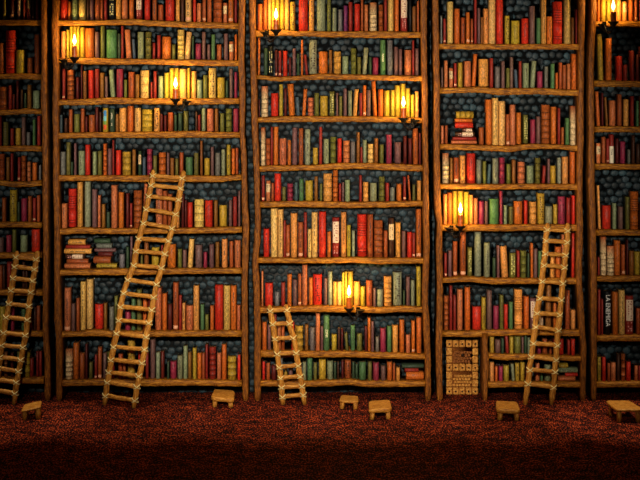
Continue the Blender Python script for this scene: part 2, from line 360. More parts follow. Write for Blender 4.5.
# ------------------------------------------------------------------ books
# "x0 x1 top code": pixels of an enlarged view (6.4 x) with the origin given; code = colour letter + marks
# q dotted title, h lettering, j raised bands, i round emblem near foot, a pale label, P long pale lettered panel, H row of lines, z/Z leaning, T title, W two-tone pale top part
B = {
(0,0): [(0,0,"14 38 -30 yq;58 88 -30 mi;108 130 -30 vP;146 160 -30 c;168 194 -30 ca;204 216 -30 mi;226 244 -30 c")],
(0,1): [(0,0,"-14 20 275 x;32 90 195 rH;100 150 320 yq;172 202 370 x;218 246 220 xq")],
(0,2): [(0,65,"-10 40 140 xH;52 72 130 c;78 92 190 m;102 116 100 m;130 142 160 d;152 166 180 G;172 196 128 b;206 246 165 s")],
(0,3): [(0,65,"-20 6 330 c;16 48 365 lh;64 84 405 c;96 126 405 y;136 158 335 v;168 188 430 e;208 222 350 g;236 256 325 c")],
(0,4): [(0,130,"-8 24 155 xH;38 58 175 b;66 82 150 c;112 128 175 ci;134 160 165 xj;172 192 205 nj;204 230 210 o;248 260 225 e")],
(0,5): [(0,180,"10 34 115 x;58 102 65 yh;110 124 140 G;132 166 120 k;176 198 105 x;208 226 115 ci;234 252 100 x")],
(0,6): [(0,180,"-14 18 370 v;36 68 355 k;76 100 318 l;126 168 355 s;198 248 318 rq")],
(0,7): [(0,245,"-6 12 130 x;15 30 130 d;40 72 110 c;140 158 110 d;160 176 130 d;206 222 150 m")],
(0,8): [(0,280,"-10 29 173 y;67 88 147 k;134 160 186 gh;186 206 224 c;214 230 176 d;232 254 166 x")],
(0,9): [(0,325,"-6 16 160 m;24 44 170 bj;66 84 180 m;108 124 170 l;156 188 170 yj;190 212 215 c;230 245 170 c;249 266 170 c")],
(1,0): [(56,0,"20 68 -30 r;76 90 10 o;98 132 -30 sh;142 184 -20 t;196 208 -30 d;214 236 -30 v;248 276 -30 x;284 298 -30 x;306 324 -30 c;334 376 -40 Kh;382 410 -25 O;418 454 -30 n;466 494 -30 o;510 548 -40 cP;564 598 -30 r"),
        (150,0,"14 40 -30 xq;50 82 30 x;96 152 -30 rq;164 188 -30 O;196 216 -30 d;224 262 -30 ti;274 292 -30 r;298 326 20 n;334 356 -30 xi;364 392 -30 x;404 460 -20 xj;468 492 18 na;500 532 -30 oi;540 556 -30 c")],
(1,1): [(56,0,"30 58 200 O;64 82 190 y;85 104 165 y;106 128 160 y;130 149 165 y;152 180 175 y;184 238 180 oq;248 272 205 v;284 308 165 l;318 384 190 g;394 410 215 G;416 430 165 c;436 480 190 nZ;484 508 250 uZ;520 558 205 sq;570 606 205 lj"),
        (150,0,"16 32 275 c;44 64 225 c;74 130 235 o;138 160 285 l;174 216 190 tj;220 264 205 tz;268 280 230 G;290 324 280 k;332 354 205 v;366 384 285 v;392 414 220 g;426 456 285 x;472 498 215 v;506 532 265 na;542 566 220 o")],
(1,2): [(56,65,"38 56 25 ci;68 108 30 xj;126 144 80 m;158 166 0 m;172 192 40 bq;204 236 35 r;246 272 25 c;280 304 50 b;312 328 75 v;336 376 30 sZ;384 424 25 kq;434 452 95 l;460 498 45 xq;506 530 60 b;538 592 35 tj;604 616 110 c;622 640 40 c"),
        (150,65,"50 82 70 s;90 118 50 y;122 150 20 y;153 182 20 y;186 230 25 t;238 256 20 y;264 294 40 O;300 332 95 s;340 366 65 l;374 420 20 th;428 476 80 y;484 500 100 G;508 528 25 v;540 562 45 k")],
(1,3): [(56,65,"20 38 320 u;52 70 340 d;80 102 285 x;112 146 315 l;156 178 280 x;186 198 330 m;206 244 320 xq;250 268 270 m;276 288 300 d;296 330 275 yR;340 372 280 Gq;380 398 315 b;402 446 275 O;454 492 262 o;500 540 275 tq;548 612 285 yj"),
        (150,65,"22 60 275 Oh;64 80 315 m;88 104 325 m;112 146 305 x;154 170 320 G;178 204 310 G;214 242 295 l;290 302 300 d;306 322 320 c;330 354 275 s;362 404 280 n;414 436 280 b;448 474 310 l;484 522 280 lj;532 564 280 k")],
(1,4): [(56,130,"26 56 140 e;64 88 80 l;94 106 205 G;114 128 85 v;140 178 135 sq;184 214 95 r;232 256 140 s;264 290 135 l;300 322 88 oj;328 354 120 v;360 370 65 c;380 412 130 r;422 474 140 yj;486 508 125 b;526 544 135 Ga;552 572 175 u;580 612 122 kj"),
        (150,130,"18 42 165 l;54 98 145 oj;106 122 145 v;128 152 180 b;160 180 185 l;188 212 145 x;226 270 175 g;280 308 148 lq;320 336 68 b;346 380 182 y;388 408 108 v;416 448 148 e;456 480 125 s;490 514 95 yq;522 543 120 o;547 564 115 x")],
(1,5): [(56,180,"22 66 152 nq;76 124 58 rH;134 166 15 Oq;180 216 12 s;228 258 60 v;266 282 100 n;290 312 155 b;322 342 205 G;350 388 35 n;398 430 80 o;446 466 85 m;472 486 150 ci;494 546 68 xj;552 586 25 nz"),
        (150,180,"34 76 45 ni;80 108 70 x;112 140 90 x;166 186 200 O;200 218 90 m;222 234 130 m;238 270 145 r;282 342 125 tj;350 398 132 rq;408 432 130 b;442 490 162 y;504 524 130 v;530 556 108 c;564 578 70 v")],
(1,6): [(56,225,"402 436 188 e;446 466 140 G;474 488 75 v;512 526 110 b;540 554 180 l;562 590 105 b"),
        (150,225,"8 56 145 y;70 84 130 c;108 162 125 o;176 202 155 l;208 232 160 v;238 282 92 tz;288 332 130 v;342 364 175 k;378 408 125 v;418 442 110 b;458 494 92 Oq;508 532 105 x;540 582 100 nq")],
(1,7): [(56,275,"50 90 85 ni;96 120 185 v;128 148 150 x;154 186 45 tq;192 232 30 t;246 298 190 r;304 324 182 b;338 368 205 e;372 394 135 l;440 474 220 k;480 506 150 g;514 546 95 l;554 582 150 o;588 606 150 c"),
        (150,275,"30 70 85 n;76 106 120 o;112 140 190 m;146 180 50 xi;184 202 130 c;206 224 180 Oq;230 272 198 nq;276 312 70 Oq;322 346 190 g;352 374 255 l;384 408 198 o;414 466 66 r;470 512 70 tq;516 552 70 oq;556 580 195 n")],
(1,8): [(56,330,"58 102 125 nW;108 142 85 o;148 180 150 x;186 200 90 m;210 232 210 l;246 262 160 ci;266 290 112 xi;300 322 150 v;328 346 140 l;352 372 60 c;396 424 155 x;428 444 205 x;456 500 70 yj;524 546 145 r;572 590 150 c"),
        (150,330,"0 30 65 v;36 62 145 s;68 90 140 m;108 122 205 G;128 166 205 k;174 206 168 sq;212 238 105 s;242 264 145 b;272 296 118 y;302 328 150 o;332 350 150 x;354 370 95 c;378 420 112 cj;428 454 150 n;458 488 95 o;496 550 172 yj;560 590 162 r")],
(2,0): [(256,0,"10 40 25 o;46 70 -20 o;73 96 -20 O;98 120 -30 y;122 150 -30 y;153 180 -20 y;183 212 -10 O;218 250 10 yh;274 330 -30 rq;340 372 -30 Oq;388 444 -40 s;456 480 -20 lq;490 516 50 sq;526 554 60 e;562 586 35 p;594 618 12 c"),
        (336,0,"118 154 25 r;160 176 -20 x;182 206 30 n;216 262 15 nW;274 302 30 xj;308 328 -30 c;334 370 -30 t;376 404 -20 o;414 458 -40 cP;466 486 -10 K;490 512 40 b;518 532 5 x")],
(2,1): [(256,0,"4 26 240 o;50 74 310 G;78 110 295 Kh;120 138 320 mi;144 162 325 ci;172 200 325 r;210 226 370 m;234 254 310 v;262 278 345 G;288 302 255 o;306 334 350 cZ;340 390 255 sh;402 458 330 o;468 488 320 b;498 544 330 Oj;552 592 360 s"),
        (336,0,"96 130 310 lj;136 160 365 l;168 208 305 sz;212 228 365 G;236 272 370 k;284 318 255 gA;328 364 258 eq;372 398 300 v;402 424 315 v;440 484 320 n;488 502 258 c;508 530 310 v")],
(2,2): [(256,65,"8 24 220 m;34 76 135 nW;96 142 180 r;148 172 125 y;180 196 150 m;200 250 122 oZ;252 282 205 uZ;294 328 155 oz;332 368 210 nj;374 402 180 l;410 460 198 y;470 502 170 lh;512 526 180 v;532 552 200 l;560 582 150 v;590 614 165 s"),
        (336,65,"108 146 155 Oz;150 168 180 c;172 194 130 oi;198 222 160 v;228 264 105 oZ;272 302 155 o;308 344 165 y;350 376 160 y;378 412 130 y;414 446 120 y;448 476 150 y;480 504 190 y;508 530 170 O")],
(2,3): [(256,130,"24 60 -16 tW;64 92 55 xj;94 108 -20 c;112 142 -20 o;150 194 55 nq;202 224 65 o;232 264 -15 v;274 302 -10 xq;312 348 -5 sq;364 396 115 y;404 424 -20 c;432 468 58 sq;476 512 45 lj;522 548 55 r;558 600 70 nj"),
        (336,130,"94 124 75 e;132 152 15 b;156 170 110 c;172 196 65 s;204 240 92 tj;246 270 55 b;280 306 95 l;322 358 32 kq;376 418 80 v;432 454 40 m;464 486 55 m;494 526 -10 xq;530 546 20 m")],
(2,4): [(256,130,"36 56 292 ci;64 92 325 na;98 114 340 x;118 160 280 r;168 190 365 l;200 236 345 kj;246 268 335 u;276 304 315 gq;316 364 325 y;374 396 298 b;408 424 345 l;432 486 280 Oj;492 524 258 oj;530 546 345 c;550 564 335 v;570 602 320 s"),
        (336,130,"148 166 290 c;174 208 335 Oj;218 262 340 s;276 312 300 lj;318 340 340 c;346 378 370 e;388 420 345 o;430 448 300 ci;456 480 290 xZ;490 508 350 l;520 546 325 O")],
(2,5): [(256,205,"48 84 155 rq;94 138 25 t;140 174 30 tq;176 190 100 c;192 216 128 xi;222 264 55 O;270 302 112 xi;306 326 48 c;332 354 155 tq;356 394 48 tq;402 448 45 r;456 480 172 o;488 534 82 cP;544 578 48 Oq;582 606 130 yq;614 634 165 s"),
        (336,205,"138 196 62 rH;202 238 62 xq;244 300 100 xj;306 332 165 x;338 372 85 da;382 414 115 Oq;422 446 168 v;456 487 175 r;490 508 178 ci;514 548 28 oi")],
(2,6): [(256,260,"32 46 72 n;58 108 150 r;120 150 205 e;160 186 145 c;200 228 92 o;236 262 128 v;268 290 90 xi;296 328 35 n;338 362 115 o;366 422 95 rh;434 456 118 v;460 488 75 s;492 516 140 O;519 548 140 t;550 582 80 y"),
        (336,260,"40 72 75 y;75 110 75 y;114 154 140 O;158 188 170 y;194 234 132 xq;240 256 180 v;262 302 190 s;308 356 108 Oj;366 422 80 sh;430 442 195 G;450 474 110 v;480 504 130 s;516 544 45 yq")],
(2,7): [(256,325,"36 68 -16 o;74 96 0 v;116 130 -70 c;136 158 10 n;161 182 10 x;226 244 -15 r;250 302 10 yj;312 334 0 b;344 376 18 e;382 410 -72 n;414 430 10 v;432 470 -60 gA;484 516 65 y;524 538 20 d;544 558 25 m;566 592 55 lZ;606 634 5 gq"),
        (336,325,"134 168 60 l;184 200 10 m;204 222 -45 o;226 244 -20 vq;254 276 78 e;284 320 25 k;328 356 10 g;362 398 5 O;408 438 -30 o;448 476 65 n;484 506 -25 oi;516 550 -45 o")],
(2,8): [(256,325,"34 58 235 r;66 90 245 x;98 130 260 m;155 172 210 e;180 200 280 y;208 235 280 v;298 320 240 s;328 360 215 gq;368 390 245 l;402 448 225 y;456 492 235 s;498 514 240 G;520 532 240 d;546 562 230 m;568 608 228 xh"),
        (336,325,"104 120 240 G;124 142 250 G;148 192 240 g;204 230 240 l;238 276 245 k;288 318 265 v;328 360 240 o;364 380 248 x;386 410 275 O")],
(3,0): [(436,0,"26 40 100 e;48 64 120 ci;74 112 10 t;120 154 55 o;162 186 112 xq;194 218 78 oi;224 238 120 xi;246 262 -20 c;268 284 50 v;288 302 110 b;306 336 55 Oq;340 384 -30 t;390 432 -30 r;444 472 100 yh;486 538 132 yq;552 596 118 rq"),
        (500,0,"194 226 38 v;238 262 115 g;268 298 -30 Oq;304 338 105 oq;346 402 10 rH;416 456 -10 t;460 476 112 b;486 498 60 c")],
(3,1): [(436,65,"34 46 15 v;54 76 -28 n;86 110 20 na;116 134 -12 ci;142 172 -15 y;182 226 -25 n;230 266 -70 oz;276 338 -38 Oq;346 368 -45 c;380 412 10 e;420 442 -25 v;452 474 20 l;476 496 -50 v;500 528 30 uZ;532 550 -25 c;560 598 -12 sq"),
        (500,65,"196 236 -25 sz;242 276 42 k;288 310 10 eq;328 352 -8 g;358 372 50 o;380 400 -15 x;404 426 0 x;432 454 -8 n;462 494 -70 o")],
(3,2): [(436,65,"22 50 388 n;58 76 388 x;278 308 400 x;322 360 222 o;364 402 212 tq;404 446 232 t;450 474 315 xi;476 512 255 n;518 548 305 o;560 592 320 lh"),
        (500,65,"198 230 350 k;236 262 330 v;270 322 255 xj;330 364 268 o;372 388 275 c;394 412 400 x;422 446 340 g;454 490 262 tW")],
(3,3): [(436,130,"44 84 150 nW;90 108 180 b;114 148 178 xi;154 190 165 Oq;200 254 150 rq;262 294 190 e;302 324 200 l;328 356 220 uz;364 402 182 sq;408 442 178 kj;454 480 218 l;488 512 190 b;526 572 205 nj;584 628 230 s"),
        (500,130,"228 262 180 lj;270 298 230 cz;306 322 185 v;326 360 230 y;370 394 178 s;402 440 172 O;452 484 140 o")],
(3,4): [(436,185,"42 72 60 O;76 104 50 o;107 136 40 y;139 178 40 y;181 212 45 y;215 240 65 O;244 270 85 n;276 310 105 k;314 334 105 v;344 404 90 g;410 428 40 k;436 458 130 s;468 496 140 lq;502 556 105 o;566 588 100 r"),
        (500,185,"192 236 110 Oj;244 288 55 yh;294 338 138 s;344 370 125 y;376 420 75 kh;428 454 82 c;462 486 68 r")],
(3,5): [(436,230,"54 72 150 ci;80 102 135 v;110 138 75 xi;156 194 15 xi;204 232 115 lh;250 292 15 s;310 348 85 sq;364 384 180 G;392 408 100 v;412 466 108 OZ;474 514 150 lh;520 538 135 c;544 582 135 lj;586 600 150 G;608 624 85 o"),
        (500,230,"218 242 120 v;248 270 135 g;324 352 160 O;360 394 110 o;398 412 30 n;460 480 20 r")],
(3,6): [(436,275,"50 82 135 xj;88 106 70 c;112 130 130 c;138 172 95 n;186 222 82 o;236 290 205 r;294 320 145 yq;328 360 100 v;370 404 200 k;410 434 130 lq;438 462 190 r;470 494 175 g;506 556 95 OH;566 598 140 o"),
        (500,275,"196 236 150 vP;252 280 240 w;296 332 55 b;344 366 165 o;420 450 100 x;458 490 225 O")],
(3,7): [(436,330,"348 374 45 y;382 416 65 v;420 436 55 G;442 470 35 cZ;474 498 45 y;506 546 45 l;550 562 45 v;567 582 35 G;588 604 50 s"),
        (500,330,"236 266 90 k;276 306 60 x;318 334 75 x;344 360 60 c;378 410 60 r;434 450 65 c;458 482 60 r")],
(3,8): [(436,330,"344 374 210 O;380 396 235 o;404 430 235 k;436 470 230 y;480 506 220 sZ;510 536 215 yq;544 570 210 y;575 588 225 m"),
        (500,330,"228 256 215 n;262 276 260 g;290 332 225 s")],
(4,0): [(590,0,"44 64 -20 o;72 105 -30 y;108 136 -30 y;139 170 -20 y;173 204 -20 O;212 240 10 Oa;252 280 -20 o;288 306 -20 xi;318 340 -20 c")],
(4,1): [(590,0,"50 90 218 yZ;108 142 245 o;176 210 360 r;218 242 415 c;264 286 325 c;298 318 350 m;326 350 300 m")],
(4,2): [(590,65,"34 68 170 oZ;76 88 180 m;94 118 205 bZ;130 168 228 n;180 206 188 x;220 250 220 O;262 284 200 c;298 314 230 g;322 345 200 x")],
(4,3): [(590,130,"44 70 85 na;80 102 45 x;108 124 55 ci;128 156 30 cX;168 186 55 m;198 230 75 k;244 260 125 e;270 290 35 d;300 322 90 d")],
(4,4): [(590,180,"30 72 35 OZ;86 138 165 r;148 172 150 s;186 216 172 v;232 256 108 lq;264 314 75 oH;320 350 150 d")],
(4,5): [(590,230,"50 64 175 c;74 108 45 tW;116 158 105 nW;162 198 68 o;204 228 95 xi;236 246 65 m;254 284 135 b;290 322 140 y")],
(4,6): [(590,275,"50 70 95 c;74 86 155 c;92 136 105 KT;148 182 110 o;190 228 100 tq;230 282 135 cP;300 324 215 x")],
(4,7): [(590,330,"46 72 175 yq;80 104 175 r;114 132 215 x;138 168 210 n;174 194 155 d;202 228 155 xj;236 264 205 r;288 308 230 n;312 330 230 c")],
}
def wrap_patch(mb, w, b, z0, z1, ang, col, off=.0012, M=None, n=6, x0=None, x1=None):
    vs=[]; fs=[]
    for i in range(n+1):
        a = (-ang+2*ang*i/n) if x0 is None else math.asin(max(-1,min(1,2*(x0+(x1-x0)*i/n)/w)))
        x=w/2*math.sin(a); y=b*(1-math.cos(a))
        k=1+off/(w/2)
        vs += [(x*k, y-off, z0), (x*k, y-off, z1)]
    for i in range(n): fs.append((2*i,2*i+2,2*i+3,2*i+1))
    mb.add(vs, fs, col, M)
def glyphs(mb, w, b, z0, z1, col, M, rr, gw, gh, xc=0, fill=.85):
    """illegible pseudo lettering as seen on the spines: small strokes running down"""
    z=z1
    while z-gh > z0:
        if rr.random() < fill:
            t=gh*.22
            k=rr.randrange(4)
            xa,xb=xc-gw/2,xc+gw/2
            def q(u0,u1,v0,v1):
                wrap_patch(mb, w, b, z-gh+v0*gh*.8, z-gh+v1*gh*.8, 0, col, .0022, M, 1, xa+(xb-xa)*u0, xa+(xb-xa)*u1)
            q(0,1,.0,.28)
            if k in (0,2): q(0,1,.72,1)
            if k in (0,1): q(0,.28,.2,.8)
            if k in (1,2,3): q(.7,1,.2,.8)
            if k==3: q(.4,.62,.2,1)
        z-=gh
FONTMESH = {}
def text_mesh(txt):
    cu=bpy.data.curves.new('t','FONT'); cu.body=txt; cu.align_x='CENTER'; cu.align_y='CENTER'
    o=bpy.data.objects.new('t',cu); COL.objects.link(o); bpy.context.view_layer.update()
    me=bpy.data.meshes.new_from_object(o.evaluated_get(bpy.context.evaluated_depsgraph_get()))
    vs=[tuple(v.co) for v in me.vertices]; fs=[tuple(p.vertices) for p in me.polygons]
    bpy.data.objects.remove(o); bpy.data.curves.remove(cu); bpy.data.meshes.remove(me)
    return vs, fs
DARKINK = lin((52,20,12)); PALEINK = lin((240,226,190))
def shade(c, k): return tuple(min(1,v*k) for v in c)
def book_parts(bk, get):
    """bk: dict(w,h,d,M,code,seed). get(part name) returns the MB to write that part into"""
    w,h,d,M,code = bk['w'],bk['h'],bk['d'],bk['M'],bk['code']
    rr=random.Random(bk['seed']); cl=code[0]; fl=code[1:]
    k=rr.uniform(.86,1.12); base=lin(PAL[cl]); base=(min(1,base[0]*k*rr.uniform(.95,1.05)), base[1]*k*rr.uniform(.9,1.1), base[2]*k*rr.uniform(.88,1.12))
    dk=sum(base) < .18
    b=min(.7*w, .042); t=min(.0035, w*.09)
    outer=[(-w/2,d)]
    NS=8
    for i in range(NS+1):
        a=-math.pi/2+math.pi*i/NS; outer.append((w/2*math.sin(a), b*(1-math.cos(a))))
    outer.append((w/2,d))
    inner=[(w/2-t,d),(w/2-t,b+t),(-w/2+t,b+t),(-w/2+t,d)]
    ring=outer+inner; n=len(ring); no=len(outer)
    lv=[(0,.93,1),(.0035,1,1)]
    bands=[]
    if 'j' in fl: bands=[h*q for q in ((.14,.3,.46,.62,.8) if h>.28 else (.2,.5,.78))]
    if 'W' in fl: bands=[h*q for q in (.12,.27,.42,.58)]
    if 'H' in fl: bands=[h*(.5+.06*q) for q in range(6)]+[h*.12,h*.18]
    bands.sort()
    bh=.0032 if 'H' in fl else .004
    bk_=.55 if cl in 'tyOw' else .36
    for z in bands: lv += [(z-bh-.0012,1,1),(z-bh,1.05,bk_),(z+bh,1.05,bk_),(z+bh+.0012,1,1)]
    lv += [(h-.004,1,1),(h,.92,1)]
    vs=[]; cs=[]
    top2 = lin(PAL['x']) if cl=='t' else base
    body = lin(PAL['w']) if 'W' in fl else base
    for (z,s,c) in lv:
        for i,(x,y) in enumerate(ring):
            if 1 <= i < no-1:
                vs.append((x*s, b+(y-b)*s-(s-1)*.04, z))
            else: vs.append((x,y,z))
            bc = (top2 if z > h*.66 else body) if 'W' in fl and 1<=i<no-1 else base
            cs.append(shade(bc, c))
    fs=[]
    for i in range(len(lv)-1):
        for q in range(n): fs.append((i*n+q, i*n+(q+1)%n, (i+1)*n+(q+1)%n, (i+1)*n+q))
    fs.append(tuple(range(n-1,-1,-1))); fs.append(tuple((len(lv)-1)*n+q for q in range(n)))
    get('cover').add(vs, fs, cs, M)
    pc=lin((150,118,76))
    get('page_block').box(-w/2+t+.0004, w/2-t-.0004, b+t+.0006, d-.004, .005, h-.008, pc, M)
    ink = PALEINK if dk else DARKINK
    if 'q' in fl:
        mb=get('title_lettering')
        if w > .065:
            for xo in (-w*.2,0,w*.2): glyphs(mb,w,b,h*.16,h*.84,ink,M,rr,.007,.014,xo,.74)
        else: glyphs(mb,w,b,h*.2,h*.86,ink,M,rr,min(.011,w*.3),.017,0,.78)
    if 'h' in fl:
        c = lin((235,220,150)) if cl in 'K' or (dk and cl!='k') else (lin((236,226,140)) if cl in 'l' and bk['seed']%2 else ink)
        mb=get('title_lettering')
        glyphs(mb,w,b,h*.1,h*.92,c,M,rr,w*.5,.024,0,.92)
    if 'T' in fl:
        tv,tf=text_mesh('LA ENEMIGA')
        L=max(v[0] for v in tv)-min(v[0] for v in tv); k=h*.72/L
        get('title_lettering').add([(v[1]*k*1.15, -.0016, h*.56-v[0]*k) for v in tv], tf, lin((246,244,236)), M)
    if 'P' in fl:
        wrap_patch(get('title_panel'), w,b,h*.36,h*.9,.95,lin((236,208,176)),.0012,M)
        glyphs(get('title_lettering'),w,b,h*.37,h*.89,lin((150,60,48)),M,rr,w*.42,.024,0,.95)
        glyphs(get('foot_lettering'),w,b,h*.04,h*.34,lin((232,160,150)),M,rr,w*.5,.02,0,.8)
    if 'A' in fl:
        glyphs(get('title_lettering'),w,b,h*.34,h*.62,lin((246,242,190)),M,rr,w*.34,.017,0,1)
    if 'X' in fl:
        wrap_patch(get('title_panel'), w,b,0.004,h*.6,1.3,lin((240,226,196)),.0012,M)
        glyphs(get('title_lettering'),w,b,h*.28,h*.52,lin((20,16,14)),M,rr,w*.36,.016,0,1)
    if 'a' in fl:
        wrap_patch(get('title_label'), w,b,h*.45,h*.85,1.1,lin(PAL['w']),.0012,M)
        glyphs(get('title_lettering'),w,b,h*.47,h*.83,DARKINK,M,rr,w*.4,.018,0,.7)
    if 'i' in fl:
        wrap_patch(get('spine_emblem'), w,b,.016,.016+min(w*.7,.03),.9,lin((240,170,130)),.0012,M)
        if w > .045: glyphs(get('title_lettering'),w,b,h*.25,h*.8,DARKINK,M,rr,w*.28,.018,0,.85)
    if 'R' in fl:
        for (a0,a1,c) in ((.66,.9,(60,130,190)),(.46,.66,(110,190,200)),(.3,.46,(110,150,60)),(.1,.3,(210,80,36))):
            wrap_patch(get('spine_emblem'), w,b,h*a0,h*a1,.55,lin(c),.0012,M)

books=[]; seed=100
for (i,j),segs in B.items():
    lst=[]
    for (ox,oy,s) in segs:
        for tok in s.split(';'):
            a,b_,t,code=tok.split(); lst.append([ox+float(a)/6.4, ox+float(b_)/6.4, oy+float(t)/6.4, code])
    lst.sort(key=lambda q:q[0])
    for a,b_ in zip(lst,lst[1:]):
        if a[1] > b_[0]-.25:
            m=(a[1]+b_[0])/2; a[1]=m-.15; b_[0]=m+.15
    for q in lst:
        seed+=1; x0,x1,t,code=q
        pl_=POSTS['L%d'%i] if not (i==3 and j>=7) else POSTS['M3']
        ym=interp(SH[i][j],x0,1)-12
        x0=max(x0, max(interp(pl_,y_,2) for y_ in (ym-25,ym,ym+12))+1.2); x1=min(x1, min(interp(POSTS['R%d'%i],y_,1) for y_ in (ym-25,ym,ym+12))-1.2)
        xc=(x0+x1)/2
        zb=max(shelf_top(i,j,x0),shelf_top(i,j,x1),shelf_top(i,j,xc))+.0015
        yf=random.Random(seed).uniform(.002,.016)
        s=F/(CD+yf); X0,X1=(x0-320)/s,(x1-320)/s
        zt=CH-(t-HZ)/s
        ab=[(0,-46,-46)] if j==0 else SH[i][j-1]
        zt=min(zt, min(P(xx,interp(ab,xx,2),0).z for xx in (x0-2,xc,x1+2))-.008); h=max(.08,zt-zb); w=max(.012,X1-X0); lean=0
        if code[-1] in 'zZ':
            dx=.018 if h>.2 else .012; w-=dx; lean=math.atan2(dx,h)*(1 if code[-1]=='z' else -1)
        cx=(X0+X1)/2-math.sin(lean)*h/2
        # a leaning book stands on one bottom edge
        M=Matrix.Translation((cx,yf,zb+abs(math.sin(lean))*w/2))@Matrix.Rotation(lean,4,'Y')
        vis=max(0,min(x1,640)-max(x0,0))*max(0,interp(SH[i][j],xc,1)-max(t,0))
        books.append(dict(w=w,h=h,d=min(.19,.11+.1*h),M=M,code=code,seed=seed,case=i,shelf=j,x=xc,area=vis,px=x1-x0,hp=h*100,flat=False,loc=(cx,yf,zb)))
# lying books, listed from the top of each pile: left, right, top row, bottom row, code
FL = {
 'A':(1,6,[(67.8,85,239.9,244.2,'Oq'),(65.4,89.8,245.4,248.2,'c'),(63.6,90.8,249.2,252.8,'Oq'),(65,84.2,254.4,258.2,'dP'),(66.4,87.8,259.4,263.2,'x'),(64.2,89.8,264,267.8,'n')]),
 'B':(1,6,[(93.6,110,239,241.4,'G'),(96,111.6,243.8,246.2,'e'),(94.2,115.4,248.8,251.4,'v'),(98,112,252.2,255.4,'m'),(93.2,110.4,257,262.6,'x'),(96.4,116.6,264,267.5,'yh')]),
 'C':(3,2,[(456.3,473.8,111.5,117,'yj'),(455,472.5,118.8,121.6,'o'),(455.3,473.2,122.4,127.2,'r'),(462.5,473.2,128.6,131,'dP'),(455.5,474.8,132,136.2,'dP'),(452.6,476.4,137,140.2,'c'),(451.3,477,140.6,144,'n')]),
 'D':(2,8,[(402,423.8,364.6,367.6,'G'),(405,418.8,368.8,372.2,'c'),(406.3,423.8,372.6,378.6,'o')]),
 'E':(3,8,[(559,568.4,364,367,'y'),(558.4,578,368.4,371.4,'sh'),(565.6,578,373.4,376.2,'r'),(558.2,575.6,376.8,380.8,'n')]),
}
for key,(i,j,lst) in FL.items():
    zs=max(shelf_top(i,j,q[0]) for q in lst+[(lst[-1][1],)])+.0015
    base=zs; n=len(lst)
    yf0=.006
    for k in range(n-1,-1,-1):
        x0,x1,t,bm,code=lst[k]; seed+=1
        zt=CH-(t-HZ)/(F/(CD+yf0)); th=max(.018,zt-base-.001); 
        a=P(x0,t,yf0); b_=P(x1,t,yf0); h=b_.x-a.x
        yf=yf0+random.Random(seed).uniform(0,.012)
        M=Matrix.Translation((a.x,yf,base+th/2))@Matrix.Rotation(math.pi/2,4,'Y')
        books.append(dict(w=th,h=h,d=.15,M=M,code=code,seed=seed,case=i,shelf=j,x=(x0+x1)/2,area=1e5,px=th*100,hp=h*100,flat=key,pos=k,n=n,loc=((a.x+b_.x)/2,yf,base)))
        base+=th+.001
# ---- wording of the labels
CNAME=dict(r='bright red',c='dark red',m='maroon',o='orange',O='light orange',b='golden brown',t='cream tan',y='mustard yellow',l='olive',g='green',s='sage grey',G='dark green',
           v='dusky mauve',p='purple',k='magenta pink',K='black',u='slate blue',e='grey',n='salmon',w='cream',d='dark brown',x='rust')
ORD=['top','second','third','fourth','fifth','sixth','seventh','eighth','ninth','tenth']
NTH=['first','second','third','fourth','fifth','sixth','seventh','eighth','ninth','tenth']
def size(b):
    sh=[q for q in books if (q['case'],q['shelf'],q['flat'])==(b['case'],b['shelf'],False)]
    mx=max(q['hp'] for q in sh)
    a='tall' if b['hp']>.84*mx else ('short' if b['hp']<.58*mx else 'medium')
    c='wide' if b['px']>6.8 else ('thin' if b['px']<3.4 else '')
    return (a+' '+c).strip()
def deco(b):
    f=b['code'][1:]
    for k,t in (('T','with white capital lettering'),('P','with pale lettered panel'),('h','with big lettering'),('j','with banded spine'),('W','with pale banded spine'),('H','with lined spine'),
                ('A','with white title'),('a','with pale label'),('X','with white lower half'),('R','with rainbow-coloured spine'),('i','with spine emblem'),('q','with dotted title'),('z','leaning right'),('Z','leaning left')):
        if k in f: return t
    return ''
def where(b):
    n=len(SH[b['case']])
    o='bottom' if b['shelf']==n-1 else ORD[b['shelf']]
    return '%s shelf of %s bookcase' % (o, CASES[b['case']])
for b in books:
    if not b['flat']:
        b['dsc']=' '.join(q for q in (size(b),CNAME[b['code'][0]],'book',deco(b)) if q)
def label(b):
    if b['flat']:
        pile={'A':'left pile on seventh shelf of left bookcase','B':'right pile on seventh shelf of left bookcase','C':'pile on third shelf of right bookcase','D':'pile on bottom shelf of middle bookcase','E':'pile on bottom shelf of right bookcase'}[b['flat']]
        p='topmost in' if b['pos']==0 else ('lowest in' if b['pos']==b['n']-1 else NTH[b['pos']]+' down in')
        return '%s book lying flat, %s %s' % (CNAME[b['code'][0]], p, pile)
    sh=sorted([q for q in books if (q['case'],q['shelf'],q['flat'])==(b['case'],b['shelf'],False)], key=lambda q:q['x'])
    same=[q for q in sh if q['dsc']==b['dsc']]
    if len(same)==1: return '%s, %s' % (b['dsc'], where(b))
    k=same.index(b); n=len(same)
    if n==2: p='left one of two' if k==0 else 'right one of two'
    elif k==0: p='leftmost of %d alike'%n
    elif k==n-1: p='rightmost of %d alike'%n
    else: p=NTH[k]+' alike from left'
    return '%s, %s, %s' % (b['dsc'], p, where(b))
books.sort(key=lambda q:-q['area'])
single, rest = books[:300], books[300:]
PRINT=('title_lettering','foot_lettering','title_panel','title_label','spine_emblem')
PLAB=dict(title_panel='pale title panel',title_label='pale title label')
for b in single:
    piece={}
    def get(nm, piece=piece): return piece.setdefault(nm, MB())
    book_parts(b, get)
    wh=where(b)
    root=thing('book', label(b), 'book', b['loc'], ('books in a pile on ' if b['flat'] else 'books standing on ')+wh)
    for nm,mb in piece.items():
        o=mb.build(nm, M_INK if nm in PRINT or nm=='page_block' else M_BOOK, root)
        if nm in PLAB: o['label']=PLAB[nm]
allc=MB()
for b in rest: book_parts(b, lambda nm: allc)
